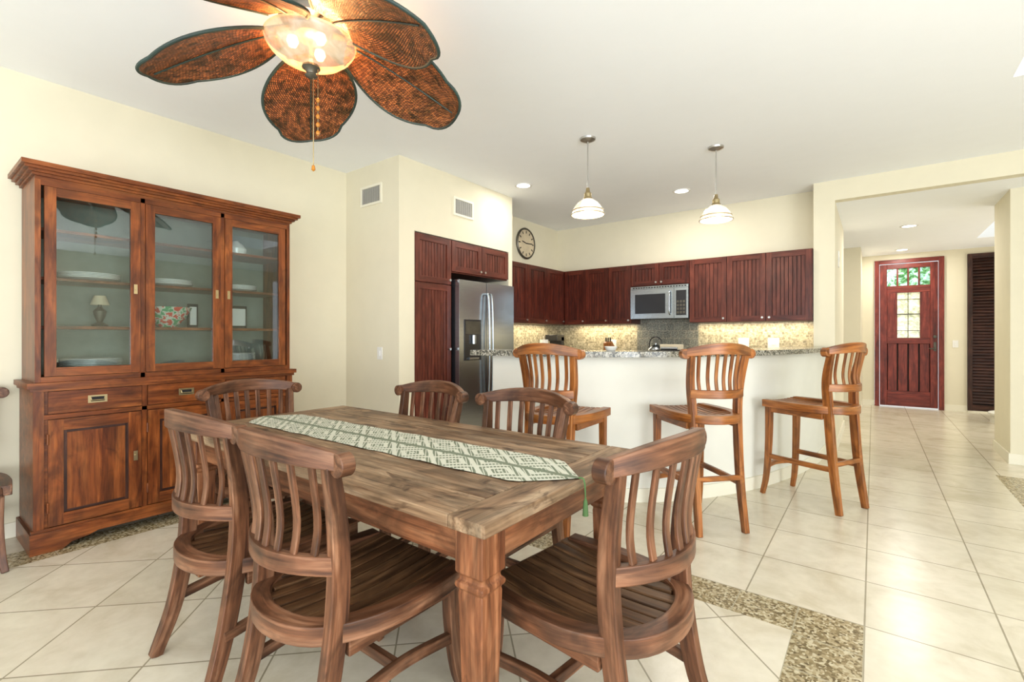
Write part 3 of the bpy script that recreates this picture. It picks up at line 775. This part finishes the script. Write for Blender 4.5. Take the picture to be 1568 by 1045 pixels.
for th in (184, 113, 28, -34, 256):
    a = math.radians(th+37.2); D = V((math.cos(a), math.sin(a), 0)); S = V((-math.sin(a), math.cos(a), 0))
    r0, r1 = .15, .685
    def pos(s_, q, dz=0):
        hw = .222*(math.sin(math.pi*min(1, s_*.86+.10))**.75)
        if s_ > .80: hw = .222*(math.sin(math.pi*(.80*.86+.10))**.75)*math.sqrt(max(0.0, 1-((s_-.80)/.20)**2))
        r = r0+(r1-r0)*s_
        z = ZR-.015-.205*s_**1.25-.03*q*q*hw/.2 - q*hw*.24 + dz
        return V((FX, FY, 0))+D*r+S*(q*hw)+V((0, 0, z))
    ns, nq = 30, 10; vs = []; g = []
    for dz in (0, -.006):
        for i in range(ns+1):
            for j in range(nq+1):
                s_ = i/ns; q = -1+2*j/nq; vs.append(pos(s_, q, dz)); g.append((r0+(r1-r0)*s_, q*.2, 0))
    fs = []; n1 = (ns+1)*(nq+1)
    for i in range(ns):
        for j in range(nq):
            q_ = (i*(nq+1)+j, i*(nq+1)+j+1, (i+1)*(nq+1)+j+1, (i+1)*(nq+1)+j)
            fs.append(q_); fs.append(tuple(n1+k for k in q_)[::-1])
    b.add(vs, fs, 'weave', g)
    ss = [i/24*.9 for i in range(25)]+[.93, .955, .975, .99, .998, 1]
    rim = [pos(s_, 1, -.003) for s_ in ss]+[pos(s_, -1, -.003) for s_ in ss[-2::-1]]
    b.sweep(rim, .014, .014, 'rimteal', (0, 0, 1), 8)
    b.sweep([pos(i/20, 0, -.010) for i in range(20)], .007, .007, 'rimteal', (0, 0, 1), 8)
    c0 = V((FX, FY, ZR+.01))
    b.sweep([c0+D*.09, c0+D*.15+V((0, 0, -.005)), pos(.12, 0, .008)], [.05, .035, .07], .008, 'bronze')
b.obj('ceiling_fan')

# ------------------------------------------------------------------ pendants & downlights
def pendant(name, x, y):
    b = MB()
    b.lathe([(0, CZ-.001), (.065, CZ-.001), (.062, CZ-.015), (.03, CZ-.03), (0, CZ-.032)], (x, y, 0), 'chrome', 28, shell=True)
    b.cyl((x, y, CZ-.03), (x, y, 2.44), .005, 'chrome', 10)
    b.lathe([(0, 2.45), (.014, 2.45), (.018, 2.42), (.03, 2.405), (.03, 2.375), (.036, 2.37), (.04, 2.35), (.0, 2.35)], (x, y, 0), 'brass', 24, shell=True)
    b.lathe([(.036, 2.358), (.05, 2.35), (.085, 2.325), (.112, 2.29), (.126, 2.255), (.133, 2.232), (.136, 2.228), (.130, 2.228), (.12, 2.255), (.105, 2.29), (.08, 2.318), (.036, 2.345)], (x, y, 0), 'pend', 40, shell=True)
    for (r_, z_) in ((.134, 2.230), (.1245, 2.262)):
        b.lathe([(r_-.003, z_+.003), (r_+.004, z_+.003), (r_+.004, z_-.003), (r_-.003, z_-.003), (r_-.003, z_+.003)], (x, y, 0), 'brass', 40, shell=True)
    b.lathe([(0, 2.34), (.02, 2.33), (.033, 2.29), (.02, 2.262), (0, 2.258)], (x, y, 0), 'bulb', 16, shell=True)
    b.obj(name)
    L = bpy.data.lights.new(name+'_lamp', 'POINT'); L.energy = 7; L.color = (1, .9, .72); L.shadow_soft_size = .04
    o = bpy.data.objects.new(name+'_lamp', L); o.location = (x, y, 2.20); sc.collection.objects.link(o)
pendant('pendant_light', -1.873, 3.50); pendant('pendant_light.001', -1.08, 4.33)
for i, (x, y, z) in enumerate([(-3.01, 4.17, CZ), (-1.712, 5.40, CZ), (.366, 7.97, HZ), (.374, 10.1, HZ)]):
    b = MB(); b.lathe([(.072, z-.001), (.095, z-.001), (.092, z-.008), (.072, z-.006)], (x, y, 0), 'white', 32, shell=True)
    b.lathe([(0, z-.002), (.073, z-.002), (.073, z-.005), (0, z-.005)], (x, y, 0), 'can', 32, shell=True)
    b.obj('recessed_downlight' if i == 0 else 'recessed_downlight.%03d' % i)
    L = bpy.data.lights.new('downlight_lamp', 'AREA'); L.shape = 'DISK'; L.size = .14; L.energy = (7, 18, 18, 14)[i]; L.color = (1, .95, .87)
    o = bpy.data.objects.new('downlight_lamp', L); o.location = (x, y, z-.012); sc.collection.objects.link(o)
L = bpy.data.lights.new('fan_lamp', 'POINT'); L.energy = 32; L.color = (1, .54, .25); L.shadow_soft_size = .05
o = bpy.data.objects.new('fan_lamp', L); o.location = (FX, FY, 2.455); sc.collection.objects.link(o)
def area(name, loc, rot, sx, sy, e, col):
    L = bpy.data.lights.new(name, 'AREA'); L.shape = 'RECTANGLE'; L.size = sx; L.size_y = sy; L.energy = e; L.color = col
    o = bpy.data.objects.new(name, L); o.location = loc; o.rotation_euler = rot; sc.collection.objects.link(o); return o
area('under_cabinet_lamp', (-1.15, 6.17, 1.388), (0, 0, 0), 1.2, .06, 7.5, (1, .83, .56))
area('under_cabinet_lamp', (-3.05, 6.17, 1.388), (0, 0, 0), .9, .06, 5.5, (1, .83, .56))
area('under_cabinet_lamp', (-3.76, 5.3, 1.388), (0, 0, 0), .06, 1.2, 6, (1, .83, .56))
# added unseen area lamps: daylight fill behind / beside camera, tilted up for the ceiling
area('daylight_fill_back', (1.0, -2.8, 1.0), (math.radians(118), 0, 0), 5.5, 1.9, 170, (.92, .97, 1))
area('daylight_fill_side', (4.7, -.8, 1.0), (math.radians(128), 0, math.radians(90)), 4.2, 1.9, 350, (.93, .975, 1))
area('daylight_fill_hall', (2.9, 8.9, 1.2), (math.radians(112), 0, math.radians(90)), 2.4, 1.8, 48, (1, .98, .94))  # added unseen area lamp brightening the hall

w = bpy.data.worlds.new('world'); sc.world = w; w.use_nodes = True
bg = w.node_tree.nodes['Background']; bg.inputs[0].default_value = (.92, .97, 1, 1); bg.inputs[1].default_value = 1.45

# ------------------------------------------------------------------ camera
cam = bpy.data.cameras.new('camera'); cam.sensor_width = 36; cam.lens = 36*729/1568; cam.shift_y = -.0048; cam.clip_start = .05
co = bpy.data.objects.new('camera', cam); co.location = (0, 0, 1.23); co.rotation_euler = (math.radians(90), 0, math.radians(37.2))
sc.collection.objects.link(co); sc.camera = co
sc.view_settings.view_transform = 'Standard'
